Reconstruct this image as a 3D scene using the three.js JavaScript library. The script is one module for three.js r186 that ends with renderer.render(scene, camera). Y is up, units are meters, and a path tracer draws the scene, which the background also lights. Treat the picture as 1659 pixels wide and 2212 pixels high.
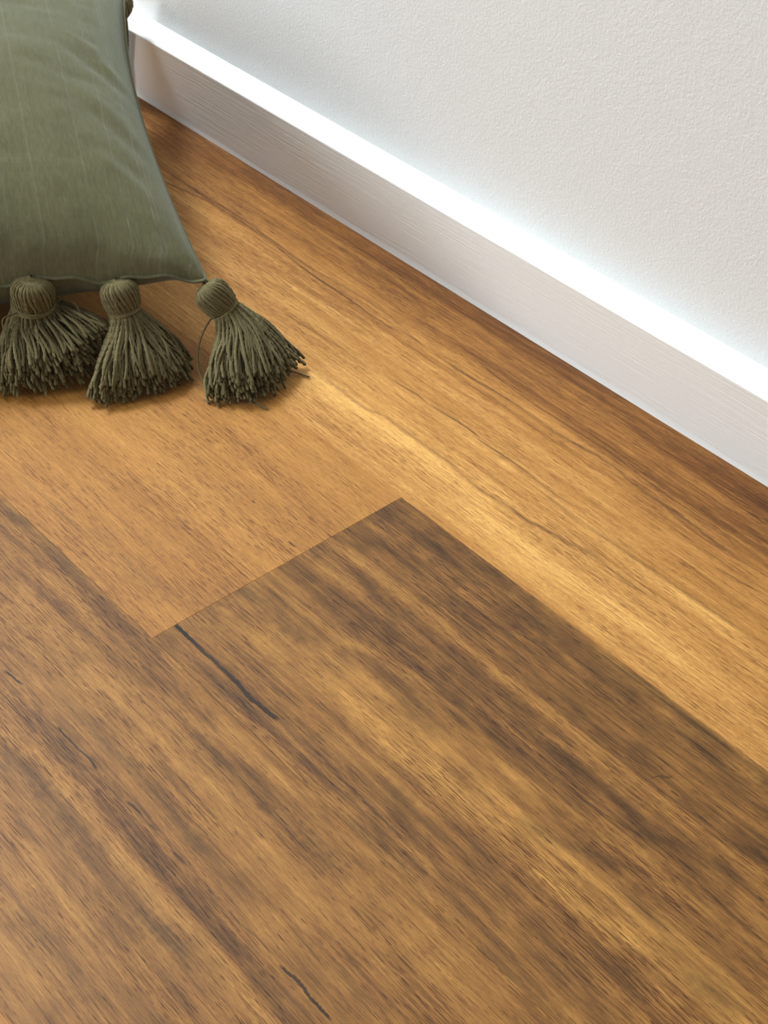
import * as THREE from 'three';
import { RectAreaLightUniformsLib } from 'three/addons/lights/RectAreaLightUniformsLib.js';
import { RoundedBoxGeometry } from 'three/addons/geometries/RoundedBoxGeometry.js';
import { mergeGeometries } from 'three/addons/utils/BufferGeometryUtils.js';

// ---------------------------------------------------------------- camera, sky, daylight, exposure
const scene = new THREE.Scene();
const camera = new THREE.PerspectiveCamera(35.3, 1659 / 2212, 0.05, 60);
camera.position.set(0.6, 0.6, 0.6308);
camera.focus = 0.82; camera.userData.fStop = 40;
camera.lookAt(camera.position.x - 0.570555, camera.position.y - 0.657818, camera.position.z - 0.491673);
scene.background = new THREE.Color(0.8, 0.91, 1.0).multiplyScalar(0.9);

RectAreaLightUniformsLib.init();
function daylight(w, h, pos, look, color, intensity) {
  const l = new THREE.RectAreaLight(color, intensity, w, h);
  l.position.set(...pos); l.lookAt(...look); l.name = 'window_daylight'; scene.add(l);
}
daylight(0.8, 0.6, [-1.85, 2.495, 0.33], [-1.85, 0, 0.33], new THREE.Color(0.93, 0.97, 1.0), 54);
daylight(1.1, 1.7, [-1.22, 1.15, 2.995], [-1.22, 1.15, -3], new THREE.Color(0.95, 0.98, 1.0), 9.4);
const renderer = new THREE.WebGLRenderer({ antialias: true });
renderer.toneMapping = THREE.LinearToneMapping;
renderer.toneMappingExposure = 1.06;
renderer.shadowMap.enabled = true;

// ---------------------------------------------------------------- helpers
function rng(seed) { let a = seed >>> 0; return () => { a = (a + 0x6D2B79F5) | 0; let t = Math.imul(a ^ (a >>> 15), 1 | a); t = (t + Math.imul(t ^ (t >>> 7), 61 | t)) ^ t; return ((t ^ (t >>> 14)) >>> 0) / 4294967296; }; }
const clamp = (x, a = 0, b = 1) => (x < a ? a : x > b ? b : x);
const mix = (a, b, k) => a + (b - a) * k;
const sstep = (a, b, x) => { const t = clamp((x - a) / (b - a)); return t * t * (3 - 2 * t); };
const NT = new Float32Array(65536); { const r = rng(77); for (let i = 0; i < 65536; i++) NT[i] = r() * 2 - 1; }
function noise(x, y) {                                    // smooth value noise, -1..1
  const xi = Math.floor(x), yi = Math.floor(y); let fx = x - xi, fy = y - yi;
  fx = fx * fx * (3 - 2 * fx); fy = fy * fy * (3 - 2 * fy);
  const y0 = (yi & 255) << 8, y1 = ((yi + 1) & 255) << 8, x0 = xi & 255, x1 = (xi + 1) & 255;
  const a = NT[y0 | x0], b = NT[y0 | x1], c = NT[y1 | x0], d = NT[y1 | x1];
  return a + (b - a) * fx + (c - a + (a - b - c + d) * fx) * fy;
}
function texture(data, w, h, srgb) {
  const t = new THREE.DataTexture(data, w, h, THREE.RGBAFormat, THREE.UnsignedByteType);
  t.magFilter = THREE.LinearFilter; t.minFilter = THREE.LinearMipmapLinearFilter; t.generateMipmaps = true;
  t.wrapS = t.wrapT = THREE.MirroredRepeatWrapping;
  if (srgb) t.colorSpace = THREE.SRGBColorSpace;
  t.needsUpdate = true; return t;
}
const used = {};
function numbered(n) { const k = used[n] = (used[n] ?? -1) + 1; return k ? `${n}_${String(k).padStart(3, '0')}` : n; }
function mesh(name, geo, mat, parent, kind) {
  const o = new THREE.Mesh(geo, mat); o.name = numbered(name); o.castShadow = o.receiveShadow = true;
  if (kind) o.userData.kind = kind;
  (parent ?? scene).add(o); return o;
}
const box = (x0, x1, y0, y1, z0, z1) => new THREE.BoxGeometry(x1 - x0, y1 - y0, z1 - z0).translate((x0 + x1) / 2, (y0 + y1) / 2, (z0 + z1) / 2);
class Geo {                                               // collects vertices of one mesh
  constructor() { this.p = []; this.n = []; this.c = []; this.u = []; this.i = []; }
  build() {
    const g = new THREE.BufferGeometry();
    g.setAttribute('position', new THREE.Float32BufferAttribute(this.p, 3));
    if (this.u.length) g.setAttribute('uv', new THREE.Float32BufferAttribute(this.u, 2));
    if (this.c.length) g.setAttribute('color', new THREE.Float32BufferAttribute(this.c, 3));
    g.setIndex(this.i);
    if (this.n.length) g.setAttribute('normal', new THREE.Float32BufferAttribute(this.n, 3)); else g.computeVertexNormals();
    return g;
  }
}

// ---------------------------------------------------------------- wood of the floor planks
// Marks of the wood, in millimetres on the floor: [half width, strength, d dark / l light / k black, line]
const MARKS = {
  A: [
  [1.7,0.30,'d',[[-21,57],[2,58],[45,56],[89,57],[131,54],[161,57],[257,61]]],
  [1.2,0.28,'d',[[10,96],[56,94],[73,96],[100,96],[131,98],[155,96],[167,96]]],
  [2.1,0.26,'d',[[-52,127],[-26,127],[-4,128],[16,124],[42,124],[67,124],[101,127],[134,126],[163,122],[182,119],[210,120],[238,118]]],
  [1.0,0.25,'d',[[-26,96],[-11,96],[8,95],[26,96]]],
  [1.3,0.33,'d',[[-334,53],[-291,53],[-224,51],[-190,53],[-151,54],[-108,52],[-75,51],[-21,57]]],
  [1.1,0.28,'d',[[-326,64],[-248,54],[-208,54],[-127,59],[-69,60],[-32,59]]],
  [1.3,0.25,'d',[[161,57],[213,62],[254,57]]],
  [1.3,0.28,'d',[[227,75],[246,74],[266,72]]],
  [0.8,0.20,'d',[[-122,102],[-75,100],[-46,97]]],
  [1.0,0.22,'d',[[-5,42],[62,47],[119,46],[178,50],[249,51]]],
  [1.8,0.18,'d',[[97,101],[157,104],[208,103],[290,102]]],
  [9.1,0.22,'l',[[-71,134],[29,131],[138,141],[243,141],[323,142]]],
  [3.2,0.20,'l',[[-190,89],[-104,76],[-42,69],[22,68],[101,67],[173,64]]],
  [3.8,0.14,'l',[[35,99],[140,106],[227,106],[292,104]]],
  [0.8,0.40,'d',[[206,13],[209,8],[213,7]]],
],
  B1: [
  [1.6,0.30,'d',[[-94,321],[-40,322],[-22,321],[-1,322]]],
  [0.5,0.50,'d',[[22,233],[24,233],[26,233]]],
  [0.6,0.30,'d',[[63,239],[67,239],[71,238]]],
  [0.5,0.35,'d',[[53,255],[58,254],[62,254]]],
  [6.3,0.10,'d',[[-39,316],[8,316],[45,317],[71,314]]],
  [7.9,0.08,'l',[[-48,263],[16,259],[69,250]]],
],
  B2: [
  [1.3,0.90,'k',[[76,324],[97,324],[116,324],[129,324],[144,325],[155,325],[165,324]]],
  [1.9,0.25,'d',[[76,324],[116,324],[144,325],[168,325]]],
  [0.7,0.28,'d',[[165,324],[194,325],[225,324],[251,325],[274,324]]],
  [5.8,0.30,'d',[[76,281],[97,279],[123,280],[149,269]]],
  [5.8,0.28,'d',[[137,272],[165,268],[192,265],[217,267],[235,270]]],
  [3.8,0.33,'d',[[75,183],[89,183],[122,182],[146,183]]],
  [4.4,0.26,'d',[[78,223],[109,228],[138,232],[175,229]]],
  [3.2,0.22,'d',[[77,250],[111,252],[134,252]]],
  [7.2,0.20,'l',[[74,291],[130,291],[170,292]]],
  [2.6,0.20,'l',[[105,265],[135,264],[174,257],[203,255]]],
  [3.3,0.16,'l',[[102,188],[138,190],[189,190]]],
  [6.7,0.30,'d',[[141,178],[199,178],[250,181],[288,181],[354,180]]],
  [4.0,0.28,'d',[[219,232],[262,234],[299,233],[326,236],[352,229],[388,225]]],
  [0.5,0.70,'k',[[384,226],[387,226],[390,226]]],
  [3.5,0.28,'d',[[277,275],[300,273],[324,265],[347,260]]],
  [2.1,0.28,'d',[[338,269],[360,270],[377,268]]],
  [0.5,0.40,'d',[[365,289],[371,288],[377,288]]],
  [3.9,0.20,'l',[[231,262],[250,261],[290,256],[325,248],[367,250],[410,250]]],
  [3.8,0.18,'l',[[298,289],[331,292],[369,284],[398,279]]],
  [6.2,0.22,'d',[[363,283],[386,278],[412,277],[426,276]]],
  [3.9,0.24,'d',[[207,314],[240,311],[268,310],[286,313]]],
  [6.4,0.20,'d',[[200,348],[242,339],[268,340],[296,336]]],
  [5.1,0.18,'l',[[176,292],[196,296],[230,303],[271,299]]],
  [5.1,0.22,'d',[[297,344],[313,342],[345,338],[368,336]]],
  [5.1,0.22,'d',[[313,367],[327,363],[347,361]]],
  [2.7,0.22,'d',[[268,366],[288,366],[307,366],[319,364]]],
  [0.9,0.40,'d',[[308,212],[311,207],[316,204]]],
  [4.7,0.20,'d',[[173,228],[215,228],[263,230]]],
  [3.4,0.16,'l',[[194,228],[247,230],[289,225],[331,223],[369,219]]],
  [5.5,0.34,'d',[[120,170.5],[200,171.5],[300,170.5],[400,171.5],[480,171]]],
],
  C: [
  [0.6,0.80,'k',[[45,409],[54,408],[62,407]]],
  [0.6,0.55,'d',[[70,409],[77,409],[85,408]]],
  [0.6,0.65,'k',[[95,409],[111,409],[117,409]]],
  [0.7,0.80,'k',[[113,409],[124,408],[133,409]]],
  [0.6,0.60,'d',[[156,409],[163,408],[169,408]]],
  [0.6,0.55,'d',[[175,408],[179,408],[182,407]]],
  [0.5,0.55,'d',[[193,409],[200,409],[207,409]]],
  [0.5,0.50,'d',[[240,409],[261,408],[272,409]]],
  [0.8,0.80,'k',[[273,409],[288,408],[295,409],[303,409],[310,409]]],
  [0.6,0.35,'d',[[185,484],[193,484],[201,484]]],
  [5.5,0.30,'d',[[71,436],[87,436],[110,435],[132,435],[160,436],[186,437],[220,437],[244,436],[268,432]]],
  [3.8,0.27,'d',[[69,397],[102,396],[146,396],[190,398],[217,399],[240,397],[255,395]]],
  [3.4,0.22,'l',[[98,356],[138,355],[168,352],[192,346],[224,344]]],
  [3.3,0.18,'l',[[103,407],[147,414],[182,411],[226,414]]],
  [5.8,0.30,'d',[[-86,346],[-68,344],[-21,340],[19,341],[59,344],[91,342]]],
  [3.3,0.20,'l',[[-44,353],[-6,357],[34,356],[70,354]]],
  [4.4,0.20,'d',[[127,359],[181,360],[225,358],[271,356]]],
  [3.1,0.22,'d',[[256,396],[279,394],[308,392],[325,391]]],
  [4.2,0.16,'l',[[135,464],[175,464],[213,464],[256,462]]],
  [4.2,0.18,'d',[[174,480],[208,480],[244,480]]],
],
};
const PW = 0.1724, Z0 = 0.1664;                           // plank width, joint nearest to the wall
function wood({ x0, x1, z0, marks, pal, seed, fig, tone, w = 2048, h = 2048, poreAmt = 1, hue = [1, 0.99, 0.97], thin = 1, soft = 0.85, blot = 0.22 }) {
  const N = w * h, D = new Float32Array(N), L = new Float32Array(N), K = new Float32Array(N);
  const lx = x1 - x0, ox = seed * 17.31, oz = seed * 9.77;
  for (const [hw, k, kind, pts] of marks) {
    const T = kind === 'd' ? D : kind === 'l' ? L : K, s = Math.max(hw * (kind === 'd' ? thin : 1), 0.25) / 1000;
    const pa = pts.map(([a, b]) => [a / 1000, b / 1000]); const a0 = pa[0][0], a1 = pa[pa.length - 1][0];
    const i0 = Math.max(0, Math.floor((a0 - x0) / lx * w)), i1 = Math.min(w - 1, Math.ceil((a1 - x0) / lx * w));
    const fade = kind === 'k' ? 0.004 : Math.min(0.03, (a1 - a0) * 0.3);
    for (let i = i0; i <= i1; i++) {
      const x = x0 + (i + 0.5) / w * lx; let j = 0; while (j < pa.length - 2 && x > pa[j + 1][0]) j++;
      const t = clamp((x - pa[j][0]) / Math.max(1e-6, pa[j + 1][0] - pa[j][0]));
      const zc = mix(pa[j][1], pa[j + 1][1], t * t * (3 - 2 * t)) + s * 0.3 * noise(x * 60 + hw, seed * 3 + a0 * 50) + s * 0.25 * noise(x * 330, a1 * 70);
      const tail = x0 + 0.0015 > a0 ? 1 : sstep(a0 - 1e-4, a0 + fade, x), amp = k * (kind === 'd' && hw > 1.2 ? soft : 1) * tail * (1 - sstep(a1 - fade, a1 + 1e-4, x)) * (0.85 + 0.25 * noise(x * 60, hw * 7 + a0));
      const ww = s * (1 + 0.3 * noise(x * 70 + 5, a0 * 31)), r = ww * 2.6;
      const v0 = Math.max(0, Math.floor((zc - r - z0) / PW * h)), v1 = Math.min(h - 1, Math.ceil((zc + r - z0) / PW * h));
      for (let v = v0; v <= v1; v++) {
        const d = Math.abs(z0 + (v + 0.5) / h * PW - zc) / ww;
        const g = kind === 'k' ? 1 - sstep(0.7, 1.2, d + 0.3 * noise(x * 900, v * 0.35)) : Math.exp(-d * d);
        const zz = z0 + (v + 0.5) / h * PW, st = kind === 'k' ? 1 : 0.84 + 0.42 * noise(x * 20 + a0 * 90, zz * 900) + 0.34 * noise(x * 60, zz * 2600 + a1 * 40) + 0.34 * noise(x * 42, zz * 240);
        T[v * w + i] = Math.max(T[v * w + i], amp * g * clamp(st, 0.1, 1.5));
      }
    }
  }
  const col = new Uint8Array(N * 4), bmp = new Uint8Array(N * 4);
  const [cd, cm, cl] = pal;
  for (let v = 0; v < h; v++) {
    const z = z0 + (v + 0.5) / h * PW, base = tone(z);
    for (let i = 0; i < w; i++) {
      const x = x0 + (i + 0.5) / w * lx, q = v * w + i;
      const zw = z + 0.0035 * noise(x * 4 + ox, z * 18 + oz) + 0.0009 * noise(x * 14 + ox, z * 70);
      const n1 = noise(x * 3.2 + ox, zw * 70 + oz), n2 = noise(x * 9 + ox, zw * 240 - oz), n3 = noise(x * 26 - ox, zw * 800 + oz);
      const nb = noise(x * 40 + ox, z * 130 + oz) + 0.8 * noise(x * 110 + oz, z * 230 + ox);                                   // blotches
      const nf = noise(x * 75 + ox, zw * 2300), ng = noise(x * 210 - ox, zw * 3100 + oz);
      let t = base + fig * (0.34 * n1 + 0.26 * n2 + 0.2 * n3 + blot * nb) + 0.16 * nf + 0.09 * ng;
      t += L[q] * 1.6;
      t = clamp(t, -0.35, 1.35);
      const pr = noise(x * 210 + ox * 3, zw * 5600 + oz) * 0.62 + noise(x * 95 + oz, zw * 3900) * 0.5 + 0.3 * noise(x * 12, z * 75 + oz);
      const pore = sstep(0.3, 0.62, pr) * poreAmt, sp = sstep(0.25, 0.75, -pr) * 0.9, fk = noise(x * 420 + ox, zw * 5400) * 0.6 + noise(x * 800, z * 9000) * 0.5;
      const dk = (1 - D[q] * (1 + 0.4 * n3 + 0.35 * nf)) * (1 + 0.06 * sp) * (1 + 0.11 * fk), kk = clamp(K[q]);
      for (let c = 0; c < 3; c++) {
        let s = t < 0.5 ? mix(cd[c], cm[c], t * 2) : mix(cm[c], cl[c], t * 2 - 1);
        s *= mix(1, dk, hue[c]) * (1 - pore * [0.36, 0.44, 0.52][c]);
        col[q * 4 + c] = clamp(mix(s, [30, 23, 18][c], kk), 0, 255);
      }
      const hgt = 0.6 + 0.1 * nf + 0.08 * ng + 0.04 * n3 + 0.06 * fk - 0.4 * pore - 0.3 * kk;
      bmp[q * 4] = bmp[q * 4 + 1] = bmp[q * 4 + 2] = clamp(hgt) * 255; col[q * 4 + 3] = bmp[q * 4 + 3] = 255;
    }
  }
  const map = texture(col, w, h, true), bump = texture(bmp, w, h, false);
  return { mat: new THREE.MeshPhysicalMaterial({ map, bumpMap: bump, bumpScale: 0.00009, roughness: 0.5, ior: 1.5, specularIntensity: 0.48, color: new THREE.Color(0.83, 0.80, 0.685) }), x0, x1, z0 };
}
const WOOD = {
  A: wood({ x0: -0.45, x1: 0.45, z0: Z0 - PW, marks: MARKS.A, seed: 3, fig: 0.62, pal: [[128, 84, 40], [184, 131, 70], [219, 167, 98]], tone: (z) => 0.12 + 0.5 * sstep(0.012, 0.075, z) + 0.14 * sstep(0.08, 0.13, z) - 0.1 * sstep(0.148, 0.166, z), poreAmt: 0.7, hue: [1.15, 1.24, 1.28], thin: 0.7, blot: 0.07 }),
  B1: wood({ x0: -0.3236, x1: 0.0764, z0: Z0, marks: MARKS.B1, seed: 11, fig: 0.42, pal: [[148, 102, 54], [184, 132, 71], [208, 156, 88]], tone: (z) => 0.56 - 0.2 * sstep(0.26, 0.335, z), poreAmt: 0.8, blot: 0.12 }),
  B2: wood({ x0: 0.0764, x1: 0.4764, z0: Z0, marks: MARKS.B2, seed: 23, fig: 0.75, pal: [[104, 73, 39], [150, 107, 58], [190, 142, 78]], tone: (z) => 0.36 + 0.22 * sstep(0.2, 0.28, z) }),
  C: wood({ x0: -0.12, x1: 0.42, z0: Z0 + PW, marks: MARKS.C, seed: 31, fig: 0.7, pal: [[104, 72, 38], [152, 108, 58], [186, 138, 76]], tone: () => 0.5 }),
};
const floor = mesh('floor', box(-2.4, 2.7, -0.06, -0.012, -0.15, 3.15), new THREE.MeshStandardMaterial({ color: 0x2e2419, roughness: 0.9 }), null, 'structure');
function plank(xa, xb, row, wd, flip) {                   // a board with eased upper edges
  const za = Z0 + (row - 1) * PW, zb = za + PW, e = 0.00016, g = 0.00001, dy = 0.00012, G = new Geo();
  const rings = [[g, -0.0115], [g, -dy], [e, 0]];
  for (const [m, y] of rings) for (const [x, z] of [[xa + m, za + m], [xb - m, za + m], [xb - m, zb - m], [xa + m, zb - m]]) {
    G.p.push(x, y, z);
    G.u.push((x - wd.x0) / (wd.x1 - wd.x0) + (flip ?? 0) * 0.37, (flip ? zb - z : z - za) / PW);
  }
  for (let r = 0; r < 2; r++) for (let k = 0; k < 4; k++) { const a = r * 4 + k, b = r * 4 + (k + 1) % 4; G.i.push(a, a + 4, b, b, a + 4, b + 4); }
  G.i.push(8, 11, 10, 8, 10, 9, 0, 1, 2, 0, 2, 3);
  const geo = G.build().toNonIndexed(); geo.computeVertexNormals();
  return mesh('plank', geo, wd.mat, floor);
}
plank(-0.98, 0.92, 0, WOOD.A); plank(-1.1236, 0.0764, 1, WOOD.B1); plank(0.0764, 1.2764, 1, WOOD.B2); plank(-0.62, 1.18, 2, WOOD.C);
{
  const r = rng(5), W4 = [WOOD.A, WOOD.B1, WOOD.C, WOOD.B2];
  const fill = (row, a, b) => { let x = a; while (x < b - 0.01) { const e = Math.min(b, x + 0.7 + r() * 0.9); plank(x, b - e < 0.2 ? b : e, row, W4[Math.floor(r() * 4)], 1 + Math.floor(r() * 7)); x = b - e < 0.2 ? b : e; } };
  fill(0, -2.29, -0.98); fill(0, 0.92, 2.59); fill(1, -2.29, -1.1236); fill(1, 1.2764, 2.59); fill(2, -2.29, -0.62); fill(2, 1.18, 2.59);
  for (let row = 3; row < 17; row++) fill(row, -2.29, 2.59);
}

// ---------------------------------------------------------------- walls, ceiling, windows, baseboards
function plasterBump() {
  const n = 1024, d = new Uint8Array(n * n * 4), s = 0.2 / n;
  for (let v = 0; v < n; v++) for (let u = 0; u < n; u++) {
    const x = u * s, y = v * s;
    const wx = x + 0.0006 * noise(x * 340, y * 340 + 9), wy = y + 0.0006 * noise(x * 240 + 40, y * 240);
    let h = 0.5 + 0.26 * noise(wx * 760, wy * 760) + 0.16 * noise(wx * 1500 + 7, wy * 1500) + 0.14 * noise(x * 130 + 3, y * 130) + 0.06 * noise(x * 2000, y * 2000);
    const q = (v * n + u) * 4; d[q] = d[q + 1] = d[q + 2] = clamp(h) * 255; d[q + 3] = 255;
  }
  const t = texture(d, n, n, false); t.repeat.set(5, 5); return t;
}
const wallMat = new THREE.MeshStandardMaterial({ color: new THREE.Color(0.76, 0.785, 0.785), roughness: 0.75, bumpMap: plasterBump(), bumpScale: 0.00021 });
const plainMat = new THREE.MeshStandardMaterial({ color: new THREE.Color(0.5, 0.5, 0.5), roughness: 0.85 });
const ZW = -0.0241;
function wallGeo() {                                      // front face carries uv in metres
  const g = box(-2.42, 2.72, -0.06, 2.5, ZW - 0.12, ZW), p = g.attributes.position, u = g.attributes.uv;
  for (let i = 0; i < p.count; i++) u.setXY(i, p.getX(i), p.getY(i)); return g;
}
mesh('wall_right', wallGeo(), wallMat, null, 'structure');
mesh('wall_back', box(2.6, 2.72, -0.06, 2.5, ZW, 3.0), plainMat, null, 'structure');
mesh('ceiling', mergeGeometries([box(-2.42, -2.27, 2.5, 2.62, ZW - 0.12, 3.12), box(-1.43, 2.72, 2.5, 2.62, ZW - 0.12, 3.12), box(-2.27, -1.43, 2.5, 2.62, ZW - 0.12, 0.05), box(-2.27, -1.43, 2.5, 2.62, 0.67, 3.12)]), plainMat, null, 'structure');
mesh('wall_far', box(-2.42, -2.3, -0.06, 2.5, ZW, 3.0), plainMat, null, 'structure');
mesh('wall_left', mergeGeometries([box(-2.42, 2.72, -0.06, 0.29, 3.0, 3.12), box(-2.42, 2.72, 2.01, 2.5, 3.0, 3.12), box(-2.42, -1.78, 0.29, 2.01, 3.0, 3.12), box(-0.66, 2.72, 0.29, 2.01, 3.0, 3.12)]), plainMat, null, 'structure');
const frameMat = new THREE.MeshStandardMaterial({ color: 0xf2f2ee, roughness: 0.4 });
const glassMat = new THREE.MeshPhysicalMaterial({ color: 0xffffff, transmission: 1, thickness: 0, roughness: 0, ior: 1.5 });
const w1 = mesh('window_1', mergeGeometries([box(-1.78, -0.66, 0.29, 0.34, 3.04, 3.08), box(-1.78, -0.66, 1.96, 2.01, 3.04, 3.08), box(-1.78, -1.73, 0.34, 1.96, 3.04, 3.08), box(-0.71, -0.66, 0.34, 1.96, 3.04, 3.08)]), frameMat, null, 'structure');
mesh('glass', box(-1.73, -0.71, 0.34, 1.96, 3.057, 3.063), glassMat, w1);
const w2 = mesh('window_2', mergeGeometries([box(-2.27, -1.43, 2.54, 2.58, 0.05, 0.09), box(-2.27, -1.43, 2.54, 2.58, 0.63, 0.67), box(-2.27, -2.23, 2.54, 2.58, 0.09, 0.63), box(-1.47, -1.43, 2.54, 2.58, 0.09, 0.63)]), frameMat, null, 'structure');
mesh('glass', box(-2.23, -1.47, 2.557, 2.563, 0.09, 0.63), glassMat, w2);
const HB = 0.05565;
function paintBump() {                                    // brushed paint over sawn timber
  const w = 1024, h = 512, d = new Uint8Array(w * h * 4);
  for (let v = 0; v < h; v++) for (let u = 0; u < w; u++) {
    const x = u / w * 0.6, y = v / h * 0.09;
    const yy = y + 0.0012 * noise(x * 9, y * 60) + 0.0004 * noise(x * 40, y * 200);
    const n = 0.5 + 0.22 * noise(x * 18, yy * 1700) + 0.18 * noise(x * 40 + 4, yy * 3200) + 0.12 * noise(x * 6, yy * 420 + 8);
    const q = (v * w + u) * 4; d[q] = d[q + 1] = d[q + 2] = clamp(n) * 255; d[q + 3] = 255;
  }
  const t = texture(d, w, h, false); t.repeat.set(1 / 0.6, 1 / 0.09); return t;
}
const paintMat = new THREE.MeshStandardMaterial({ color: new THREE.Color(0.845, 0.87, 0.87), roughness: 0.45, bumpMap: paintBump(), bumpScale: 0.00014 });
function baseboardGeo(xa, xb) {                           // extruded profile with a rounded top edge, uv in metres
  const pr = [[0, 0.0002]]; pr.push([0, HB - 0.0012]);
  for (let k = 1; k <= 4; k++) { const a = k / 4 * Math.PI / 2; pr.push([-0.0012 + 0.0012 * Math.cos(a), HB - 0.0012 + 0.0012 * Math.sin(a)]); }
  pr.push([ZW, HB]); pr.push([ZW, 0.0002]);
  const G = new Geo(); let run = 0; const nx = 12;
  pr.forEach(([z, y], k) => { if (k) run += Math.hypot(z - pr[k - 1][0], y - pr[k - 1][1]); for (let i = 0; i <= nx; i++) { const x = mix(xa, xb, i / nx); G.p.push(x, y, z); G.u.push(x, run); } });
  for (let k = 0; k < pr.length - 1; k++) for (let i = 0; i < nx; i++) { const a = k * (nx + 1) + i, b = a + nx + 1; G.i.push(a, a + 1, b, b, a + 1, b + 1); }
  const g = G.build().toNonIndexed(); g.computeVertexNormals(); return g;
}
const skirt = mesh('baseboard_right', baseboardGeo(-2.3, 2.6), paintMat, null, 'structure');
{ // bead of white filler where the board meets the floor
  const G = new Geo(); for (let i = 0; i <= 40; i++) { const x = -1.2 + i / 40 * 2.4, k = 1 + 0.2 * noise(i * 0.9, 3); G.p.push(x, 0.0038 * k, 0.00001, x, 0.0016, 0.00022, x, 0.0001, 0.0005 * k); }
  for (let i = 0; i < 40; i++) for (const o of [0, 1]) { const a = i * 3 + o; G.i.push(a, a + 1, a + 3, a + 1, a + 4, a + 3); }
  mesh('filler_bead', G.build(), new THREE.MeshStandardMaterial({ color: new THREE.Color(0.8, 0.84, 0.845), roughness: 0.5, side: THREE.DoubleSide }), skirt);
}
mesh('baseboard_far', box(-2.3, -2.2759, 0.0002, HB, 0, 2.93), frameMat, null, 'structure');

// ---------------------------------------------------------------- the cushion
const CU = { c0: [-0.10857, 0.1655659], c1: [-0.42333, 0.01142], y0: 0.0563, y1: 0.089, T0: 0.0721, q: 0.4169, kb: 0.0624, ka: 0.1331, hm: 0.0072, W: 0.415, py: 1.967 };
{ const dx = CU.c1[0] - CU.c0[0], dz = CU.c1[1] - CU.c0[1]; CU.L = Math.hypot(dx, dz); CU.a = [dx / CU.L, dz / CU.L]; CU.b = [CU.a[1], -CU.a[0]]; if (CU.b[1] < 0) CU.b = [-CU.b[0], -CU.b[1]]; CU.m = [(CU.c0[0] + CU.c1[0]) / 2, (CU.c0[1] + CU.c1[1]) / 2]; }
CU.o = [CU.m[0] + CU.b[0] * CU.W / 2, 0, CU.m[1] + CU.b[1] * CU.W / 2];
const CREASES = [
  [0.0024, 0.024, [[0.20, -0.80], [0.133, -0.867], [0.033, -0.905], [-0.02, -0.94], [-0.06, -0.975]]],
  [-0.0026, 0.03, [[0.12, -0.76], [0.02, -0.835], [-0.03, -0.875], [-0.08, -0.915], [-0.11, -0.96]]],
  [-0.0016, 0.035, [[-0.06, -0.62], [-0.12, -0.73], [-0.15, -0.83], [-0.2, -0.9]]],
  [0.0016, 0.03, [[-0.2, -0.78], [-0.267, -0.833], [-0.33, -0.9], [-0.42, -0.94], [-0.47, -0.97]]],
  [-0.0018, 0.03, [[-0.3, -0.78], [-0.4, -0.867], [-0.47, -0.91], [-0.53, -0.95]]],
  [0.0018, 0.03, [[0.75, -0.86], [0.6, -0.93], [0.48, -0.965]]],
  [-0.0020, 0.03, [[0.7, -0.9], [0.56, -0.95], [0.42, -0.98]]],
  [-0.0014, 0.03, [[-0.55, -0.83], [-0.63, -0.89], [-0.73, -0.94]]],
  [0.0012, 0.03, [[-0.6, -0.8], [-0.7, -0.88], [-0.8, -0.945]]],
  [-0.0018, 0.03, [[-0.86, -0.84], [-0.90, -0.90], [-0.93, -0.955]]],
  [0.0016, 0.028, [[-0.80, -0.86], [-0.86, -0.92], [-0.91, -0.965]]],
  [-0.0025, 0.05, [[-0.86, -0.745], [-0.94, -0.745], [-1, -0.745]]],
];
function seamLift(t) { return 0.0022 * Math.sin(t * 21 + 0.6) * sstep(-1, -0.9, t) + 0.0012 * Math.sin(t * 47); }
function cushion(s, t, side) {
  const xb = CU.W / 2 * (1 + t * (1 - CU.kb * (1 - s * s))), xa = CU.L / 2 * s * (1 - CU.ka * (1 - t * t));
  let ym = CU.y0 * (1 - s) / 2 + CU.y1 * (1 + s) / 2 + CU.hm * (1 - s * s * t * t);
  const edge = Math.max(0, (1 - Math.pow(Math.abs(s), CU.py)) * (1 - Math.pow(Math.abs(t), CU.py)));
  let T = CU.T0 * Math.pow(edge, side > 0 ? CU.q : 0.52);
  ym += seamLift(t) * sstep(-0.93, -1, s);
  let y = ym + side * T;
  if (side > 0) {
    let cr = 0;
    for (const [amp, wd, pts] of CREASES) {
      let best = 9, tt = 0;
      for (let k = 0; k < pts.length - 1; k++) {
        const [ax, ay] = pts[k], [bx, by] = pts[k + 1], dx = bx - ax, dy = by - ay, u = clamp(((s - ax) * dx + (t - ay) * dy) / (dx * dx + dy * dy));
        const d = Math.hypot(s - ax - dx * u, t - ay - dy * u); if (d < best) { best = d; tt = (k + u) / (pts.length - 1); }
      }
      if (best < wd * 3) cr += amp * Math.exp(-best * best / (wd * wd)) * Math.sin(Math.PI * clamp(0.12 + 0.8 * tt));
    }
    y += 0.8 * cr * Math.min(1, edge * 9) + 0.0012 * noise(s * 5, t * 6) * Math.min(1, edge * 3) + 0.0005 * noise(s * 16, t * 14) * Math.min(1, edge * 5);
  } else y = Math.max(y, 0.0006 + 0.0004 * (1 - edge));
  return [CU.m[0] + CU.a[0] * xa + CU.b[0] * xb - CU.o[0], y, CU.m[1] + CU.a[1] * xa + CU.b[1] * xb - CU.o[2]];
}
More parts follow.
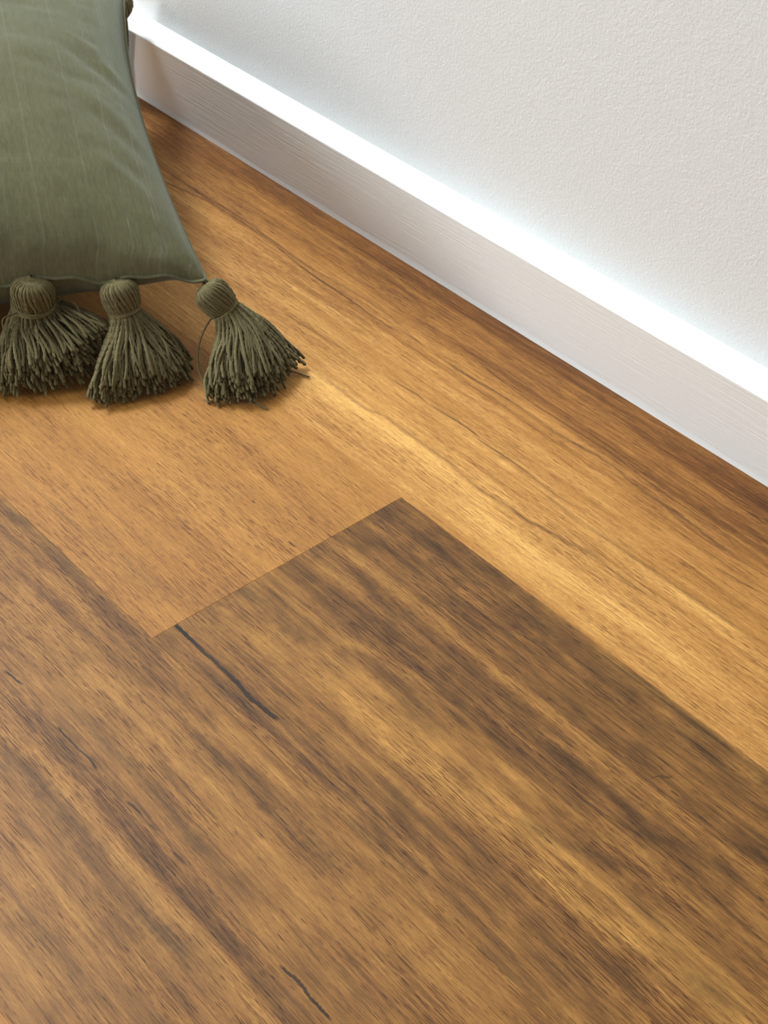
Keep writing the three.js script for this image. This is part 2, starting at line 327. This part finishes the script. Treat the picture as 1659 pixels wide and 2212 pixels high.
function coverGeo(side, n) {
  const G = new Geo(), ease = (k) => { const x = k / n * 2 - 1; return Math.sign(x) * (1 - Math.pow(1 - Math.abs(x), 1.7)) ; };
  for (let i = 0; i <= n; i++) for (let j = 0; j <= n; j++) { const s = ease(i), t = ease(j); G.p.push(...cushion(s, t, side)); G.u.push((t + 1) / 2 * CU.W, (s + 1) / 2 * CU.L * 1.12); }
  const at = (i, j) => (i * (n + 1) + j) * 3, len = (a, b) => Math.hypot(G.p[a] - G.p[b], G.p[a + 1] - G.p[b + 1], G.p[a + 2] - G.p[b + 2]), h = n / 2;
  for (let k = 0; k <= n; k++) {                          // the cloth is measured along its surface from the middle outwards
    let u = 0.3, v = 0.3; G.u[(k * (n + 1) + h) * 2] = u; G.u[(h * (n + 1) + k) * 2 + 1] = v;
    for (let q = h + 1; q <= n; q++) { u += len(at(k, q), at(k, q - 1)); G.u[(k * (n + 1) + q) * 2] = u; v += len(at(q, k), at(q - 1, k)); G.u[(q * (n + 1) + k) * 2 + 1] = v; }
    u = v = 0.3; for (let q = h - 1; q >= 0; q--) { u -= len(at(k, q), at(k, q + 1)); G.u[(k * (n + 1) + q) * 2] = u; v -= len(at(q, k), at(q + 1, k)); G.u[(q * (n + 1) + k) * 2 + 1] = v; }
  }
  for (let i = 0; i < n; i++) for (let j = 0; j < n; j++) { const a = i * (n + 1) + j, b = a + 1, c = a + n + 1, d = c + 1; if (side > 0) G.i.push(a, b, c, b, d, c); else G.i.push(a, c, b, b, c, d); }
  return G.build();
}
function linen() {
  const n = 2048, size = 0.2432, per = 8, col = new Uint8Array(n * n * 4), bmp = new Uint8Array(n * n * 4), r = rng(9), M = n / per;
  const wv = new Float32Array(M), we = new Float32Array(M); for (let i = 0; i < M; i++) { wv[i] = (r() - 0.5) * 0.06; we[i] = (r() - 0.5) * 0.03; if (r() < 0.1) wv[i] = 0.07 + r() * 0.06; }
  for (let v = 0; v < n; v++) for (let u = 0; u < n; u++) {
    const iu = Math.floor(u / per), iv = Math.floor(v / per), fu = (u + 0.5) / per - iu - 0.5, fv = (v + 0.5) / per - iv - 0.5, over = (iu + iv) & 1;
    const hw = Math.cos(fu * Math.PI) * (over ? 1 : 0.35 + 0.4 * Math.abs(fv)), hf = Math.cos(fv * Math.PI) * (over ? 0.35 + 0.4 * Math.abs(fu) : 1);
    const slub = wv[iu] > 0.06, warp = hw > hf * 0.86 || slub, h = Math.max(hw, hf * 0.86);
    const sl = slub ? wv[iu] * sstep(-0.25, 0.35, noise(iu * 3.7, v / per * 0.035)) * 0.65 + (sstep(0.62, 0.8, noise(iu * 9.1, v / per * 0.16)) * 0.08) : wv[iu];
    let b = 0.80 + 0.25 * h + (warp ? sl + 0.02 : we[iv]) + 0.05 * noise(u / per * 0.9, v / per * 0.25) + 0.015 * noise(u / per / 14, v / per / 14);
    const q = (v * n + u) * 4;
    col[q] = clamp(b * 108, 0, 255); col[q + 1] = clamp(b * 107, 0, 255); col[q + 2] = clamp(b * (slub ? 86 : 79), 0, 255); col[q + 3] = 255;
    bmp[q] = bmp[q + 1] = bmp[q + 2] = clamp(0.15 + 0.6 * h + (warp ? sl : 0) * 0.8) * 255; bmp[q + 3] = 255;
  }
  const a = texture(col, n, n, true), b = texture(bmp, n, n, false); a.repeat.set(1 / size, 1 / size); b.repeat.set(1 / size, 1 / size);
  return new THREE.MeshPhysicalMaterial({ map: a, bumpMap: b, bumpScale: 0.00045, roughness: 0.92, sheen: 1.0, sheenRoughness: 0.7, sheenColor: new THREE.Color(0.64, 0.78, 0.75), specularIntensity: 0.25, side: THREE.DoubleSide });
}
const linenMat = linen();
const pillow = new THREE.Group(); pillow.name = numbered('cushion'); pillow.position.set(...CU.o); scene.add(pillow);
pillow.userData = { label: 'olive green linen cushion with yarn tassels lying on the wooden floor beside the white baseboard', category: 'cushion' };
mesh('upper_cover', coverGeo(1, 190), linenMat, pillow);
mesh('lower_cover', coverGeo(-1, 90), linenMat, pillow);
{ // the sewn edge stands out as a narrow lip round the cushion
  const G = new Geo(), N = 220, loop = []; for (let e = 0; e < 4; e++) for (let i = 0; i < N; i++) { const k = i / N * 2 - 1; loop.push(e === 0 ? [-1, k] : e === 1 ? [k, 1] : e === 2 ? [1, -k] : [-k, -1]); }
  const m = loop.length, pts = loop.map(([s, t]) => new THREE.Vector3(...cushion(s, t, 1))), lens = [0];
  for (let i = 0; i <= m; i++) {
    const p = pts[i % m], t = pts[(i + 1) % m].clone().sub(pts[(i + m - 1) % m]).normalize(), out = new THREE.Vector3(t.z, 0, -t.x).normalize(); if (out.dot(p) < 0) out.negate();
    if (i) lens.push(lens[i - 1] + p.distanceTo(pts[i - 1]));
    for (let k = 0; k < 8; k++) { const a = k / 8 * Math.PI * 2, x = Math.cos(a) * 0.0017 + 0.0002, y = Math.sin(a) * 0.0011; G.p.push(p.x + out.x * x, p.y + y - 0.0002, p.z + out.z * x); G.u.push(lens[i], k / 8 * 0.009); }
  }
  for (let i = 0; i < m; i++) for (let k = 0; k < 8; k++) { const a = i * 8 + k, b = i * 8 + (k + 1) % 8; G.i.push(a, b, a + 8, b, b + 8, a + 8); }
  mesh('seam', G.build(), linenMat, pillow);
}

// yarn: a twisted three-ply strand swept along a curve
function yarn(G, pts, r, tint, { turns = 240, seg = null, lob = 0.3, round = 9, taper = true } = {}) {
  const n = pts.length; let len = 0; for (let i = 1; i < n; i++) len += Math.hypot(pts[i][0] - pts[i - 1][0], pts[i][1] - pts[i - 1][1], pts[i][2] - pts[i - 1][2]);
  const curve = new THREE.CatmullRomCurve3(pts.map((p) => new THREE.Vector3(...p)), false, 'centripetal');
  const m = seg ?? Math.max(8, Math.round(len / 0.00105)), P = curve.getSpacedPoints(m);
  let N = new THREE.Vector3(0.31, 0.87, 0.4), T = new THREE.Vector3(), B = new THREE.Vector3(); const base = G.p.length / 3;
  for (let i = 0; i <= m; i++) {
    T.subVectors(P[Math.min(m, i + 1)], P[Math.max(0, i - 1)]).normalize();
    N.addScaledVector(T, -N.dot(T)); if (N.lengthSq() < 1e-6) N.set(T.y, -T.x, 0.1); N.normalize(); B.crossVectors(T, N);
    const l = i / m * len, tw = l * turns * 2 * Math.PI, end = taper ? (i === m ? 0.55 : 1) * (i > m - 2 ? 1.12 : 1) : 1;
    for (let k = 0; k < round; k++) {
      const th = k / round * Math.PI * 2, c = Math.cos(3 * th - tw), rr = r * end * (1 + lob * c), cs = Math.cos(th) * rr, sn = Math.sin(th) * rr;
      G.p.push(P[i].x + N.x * cs + B.x * sn, P[i].y + N.y * cs + B.y * sn, P[i].z + N.z * cs + B.z * sn);
      const sh = tint * (0.84 + 0.3 * c); G.c.push(sh, sh * 0.99, sh * 0.95);
    }
  }
  for (let i = 0; i < m; i++) for (let k = 0; k < round; k++) { const a = base + i * round + k, b = base + i * round + (k + 1) % round; G.i.push(a, b, a + round, b, b + round, a + round); }
  const cap = base + m * round; for (let k = 1; k < round - 1; k++) G.i.push(cap, cap + k, cap + k + 1);
}
const yarnMat = new THREE.MeshPhysicalMaterial({ color: new THREE.Color(0.19, 0.165, 0.085), vertexColors: true, roughness: 0.95, sheen: 0.5, sheenRoughness: 0.6, sheenColor: new THREE.Color(0.5, 0.52, 0.42), specularIntensity: 0.15 });
const cordMat = new THREE.MeshPhysicalMaterial({ color: new THREE.Color(0.2, 0.175, 0.09), vertexColors: true, roughness: 0.95, sheen: 0.25, sheenColor: new THREE.Color(0.4, 0.38, 0.28), specularIntensity: 0.15 });
const V = (a) => new THREE.Vector3(...a);
function tassel({ K, B, E, rh, neck, count, stack, pull, seed, bulge = 0.006, heads = 56, yr = 0.00082, extra = [] }) {
  const r = rng(seed), k = V(K), b = V(B), ax = b.clone().sub(k), hl = ax.length(); ax.normalize();
  const ref = Math.abs(ax.y) < 0.9 ? new THREE.Vector3(0, 1, 0) : new THREE.Vector3(1, 0, 0), u = new THREE.Vector3().crossVectors(ax, ref).normalize(), w = new THREE.Vector3().crossVectors(u, ax).normalize();
  const root = new THREE.Group(); root.name = numbered('tassel'); root.position.set(k.x - CU.o[0], k.y, k.z - CU.o[2]); pillow.add(root);
  const local = (v) => [v.x - k.x, v.y - k.y, v.z - k.z];
  const prof = (t) => { const q = clamp(t); return q < 0.5 ? rh * Math.sqrt(1 - Math.pow(1 - q * 2, 2.4)) * 0.99 + rh * 0.1 * (1 - q * 2) : mix(neck, rh, Math.sqrt(Math.max(0, 1 - Math.pow(q * 2 - 1, 2.0)))); };
  // head
  const H = new Geo();
  for (let i = 0; i < heads * 2; i++) {
    const ph0 = (i + r() * 0.7) / heads * Math.PI * 2, lay = i % 2, tw = 0.25 + r() * 0.3, pts = [];
    for (let q = 0; q <= 10; q++) { const t = q / 10, ph = ph0 + tw * (t - 0.5) + 0.05 * noise(t * 4, i * 3.1), R = prof(t) * (lay ? 0.94 : 1) - yr * 0.5; pts.push(local(k.clone().addScaledVector(ax, t * hl).addScaledVector(u, Math.cos(ph) * R).addScaledVector(w, Math.sin(ph) * R))); }
    yarn(H, pts, yr * (0.78 + r() * 0.16), 0.8 + r() * 0.4, { taper: false });
  }
  { // solid core
    const base = H.p.length / 3, nr = 16; for (let q = 0; q <= 12; q++) for (let j = 0; j < nr; j++) { const t = q / 12, R = prof(t) * 0.88, p = local(k.clone().addScaledVector(ax, t * hl).addScaledVector(u, Math.cos(j / nr * 6.2832) * R).addScaledVector(w, Math.sin(j / nr * 6.2832) * R)); H.p.push(...p); H.c.push(0.5, 0.5, 0.47); }
    for (let q = 0; q < 12; q++) for (let j = 0; j < nr; j++) { const a = base + q * nr + j, c = base + q * nr + (j + 1) % nr; H.i.push(a, c, a + nr, c, c + nr, a + nr); }
  }
  yarn(H, [[0, 0.0018, 0], local(k.clone().addScaledVector(ax, 0.002)), local(k.clone().addScaledVector(ax, 0.006))], yr * 1.3, 0.9, { taper: false });
  mesh('head', H.build(), yarnMat, root);
  // binding
  const C = new Geo();
  for (let i = 0; i < 3; i++) {
    const pts = [], R = neck + yr * 0.9; for (let q = 0; q <= 28; q++) { const ph = q / 28 * Math.PI * 2, o = (i - 1) * yr * 1.5 + 0.0008 * Math.sin(ph + i) ; pts.push(local(b.clone().addScaledVector(ax, o).addScaledVector(u, Math.cos(ph) * R).addScaledVector(w, Math.sin(ph) * R))); }
    yarn(C, pts, yr * 0.95, 0.95 + 0.1 * i, { taper: false });
  }
  mesh('binding_cord', C.build(), cordMat, root);
  // fringe
  const F = new Geo(), ends = E.map(V), at = (q) => { const x = clamp(q) * (ends.length - 1), i = Math.min(ends.length - 2, Math.floor(x)); return ends[i].clone().lerp(ends[i + 1], x - i); };
  const mid = new THREE.Vector3(); for (const e of ends) mid.addScaledVector(e, 1 / ends.length);
  const side = ends[ends.length - 1].clone().sub(ends[0]); side.y = 0; side.normalize();
  for (let i = 0; i < count; i++) {
    const q = clamp((i + 0.5) / count + (r() - 0.5) * 0.02) , lay = Math.pow(((i * 0.618034) % 1), 0.85);      // 0 on the floor, 1 on top
    const e = at(q), cross = (q - 0.5) * 2;
    const round = Math.sqrt(Math.max(0.12, 1 - cross * cross * 0.85));
    e.y = Math.max(yr, e.y + lay * stack * round + (r() - 0.5) * 0.002);
    const back = b.clone().sub(e); back.y = 0; const bl = back.length(); back.normalize();
    e.addScaledVector(back, pull * lay * bl * (0.55 + 0.45 * r()) + (r() - 0.5) * 0.005);
    e.addScaledVector(side, (r() - 0.5) * 0.006);
    // where it leaves the binding: across by the fan, up by the layer
    const R = neck * 0.92, cx = cross * 0.95, cy = mix(-1, 1, lay) * Math.sqrt(Math.max(0.05, 1 - cx * cx));
    const across = side.clone().addScaledVector(ax, -side.dot(ax)).normalize(), up = new THREE.Vector3().crossVectors(across, ax); if (up.y < 0) up.negate();
    const p0 = b.clone().addScaledVector(ax, -0.001).addScaledVector(across, cx * R).addScaledVector(up, cy * R * 0.9);
    const d = e.clone().sub(p0), dl = d.length();
    const p1 = p0.clone().addScaledVector(ax, dl * 0.22).addScaledVector(d, 0.12).addScaledVector(up, bulge * 0.6 * cy).addScaledVector(across, cx * bulge * 0.8);
    const p2 = p0.clone().addScaledVector(d, 0.68); p2.y = Math.max(yr, p2.y + bulge * mix(-0.4, 1.1, lay) * round); p2.addScaledVector(across, cx * bulge * 0.7);
    const w1 = (r() - 0.5) * 0.007, w2 = (r() - 0.5) * 0.006, pts = [];
    for (let s = 0; s <= 9; s++) {
      const t = s / 9, m = 1 - t, p = p0.clone().multiplyScalar(m * m * m).addScaledVector(p1, 3 * m * m * t).addScaledVector(p2, 3 * m * t * t).addScaledVector(e, t * t * t);
      p.addScaledVector(side, w1 * Math.sin(t * 5 + i) * t + w2 * Math.sin(t * 9 + i * 2) * t * 0.5); p.y += 0.0012 * Math.sin(t * 8 + i * 1.7) * t; p.y = Math.max(yr * 0.95, p.y); pts.push(local(p));
    }
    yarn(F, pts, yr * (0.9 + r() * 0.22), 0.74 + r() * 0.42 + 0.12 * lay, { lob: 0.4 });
  }
  for (const pts of extra) yarn(F, pts.map((p) => local(V(p))), yr * 0.62, 0.95, {});
  mesh('fringe', F.build(), yarnMat, root, 'stuff');
  return root;
}
function onSeam(t) { const p = cushion(-1, t, 1); return [p[0] + CU.o[0] + 0.001, p[1], p[2] + CU.o[2] + 0.001]; }
tassel({ K: [-0.1086, 0.0525, 0.1668], B: [-0.0975, 0.0375, 0.1600], E: [[-0.0687, 0.002, 0.1963], [-0.0586, 0.002, 0.1903], [-0.0477, 0.002, 0.1791], [-0.0463, 0.002, 0.1603], [-0.0575, 0.003, 0.1300]], rh: 0.0112, neck: 0.0082, count: 340, stack: 0.017, pull: 0.16, seed: 101,
  extra: [[[-0.0985, 0.0370, 0.1610], [-0.1000, 0.0320, 0.1705], [-0.0960, 0.0200, 0.1830], [-0.0860, 0.0080, 0.1900], [-0.0700, 0.0018, 0.1930]], [[-0.0580, 0.004, 0.1800], [-0.0480, 0.0012, 0.1770], [-0.0380, 0.0011, 0.1745]], [[-0.0580, 0.004, 0.1420], [-0.0520, 0.0014, 0.1370], [-0.0470, 0.0012, 0.1345]]] });
tassel({ K: onSeam(-0.745), B: [-0.1345, 0.0402, 0.2098], E: [[-0.1140, 0.002, 0.2532], [-0.1025, 0.002, 0.2456], [-0.0984, 0.002, 0.2279], [-0.0904, 0.002, 0.2128], [-0.0918, 0.002, 0.1961], [-0.1100, 0.004, 0.1830]], rh: 0.0118, neck: 0.0090, count: 340, stack: 0.015, pull: 0.15, seed: 202 });
tassel({ K: onSeam(-0.505), B: [-0.1717, 0.0450, 0.2510], E: [[-0.1585, 0.002, 0.2918], [-0.1468, 0.002, 0.2840], [-0.1362, 0.002, 0.2674], [-0.1288, 0.004, 0.2486], [-0.1300, 0.010, 0.2300], [-0.1280, 0.015, 0.2220], [-0.1299, 0.019, 0.2170]], rh: 0.0134, neck: 0.0126, count: 390, stack: 0.026, pull: 0.14, seed: 303,
  extra: [[[-0.1640, 0.0450, 0.2420], [-0.1560, 0.0480, 0.2350], [-0.1490, 0.0420, 0.2330], [-0.1480, 0.0330, 0.2350]], [[-0.1690, 0.0440, 0.2640], [-0.1700, 0.0430, 0.2740], [-0.1640, 0.0340, 0.2770], [-0.1590, 0.0200, 0.2830]]] });
tassel({ K: onSeam(-0.255), B: [-0.2060, 0.0440, 0.2925], E: [[-0.1998, 0.002, 0.3361], [-0.1821, 0.002, 0.3250], [-0.1691, 0.002, 0.3099], [-0.1633, 0.002, 0.2938], [-0.1764, 0.002, 0.2756]], rh: 0.0125, neck: 0.0105, count: 220, stack: 0.022, pull: 0.14, seed: 404 });
// far corner: a tassel hanging between the cushion and the baseboard
tassel({ K: [-0.4233, 0.089, 0.0114], B: [-0.4340, 0.0740, 0.0110], E: [[-0.446, 0.004, 0.006], [-0.462, 0.004, 0.010], [-0.470, 0.004, 0.022]], rh: 0.0095, neck: 0.0072, count: 130, stack: 0.010, pull: 0.1, seed: 505, heads: 40 });

renderer.render(scene, camera);
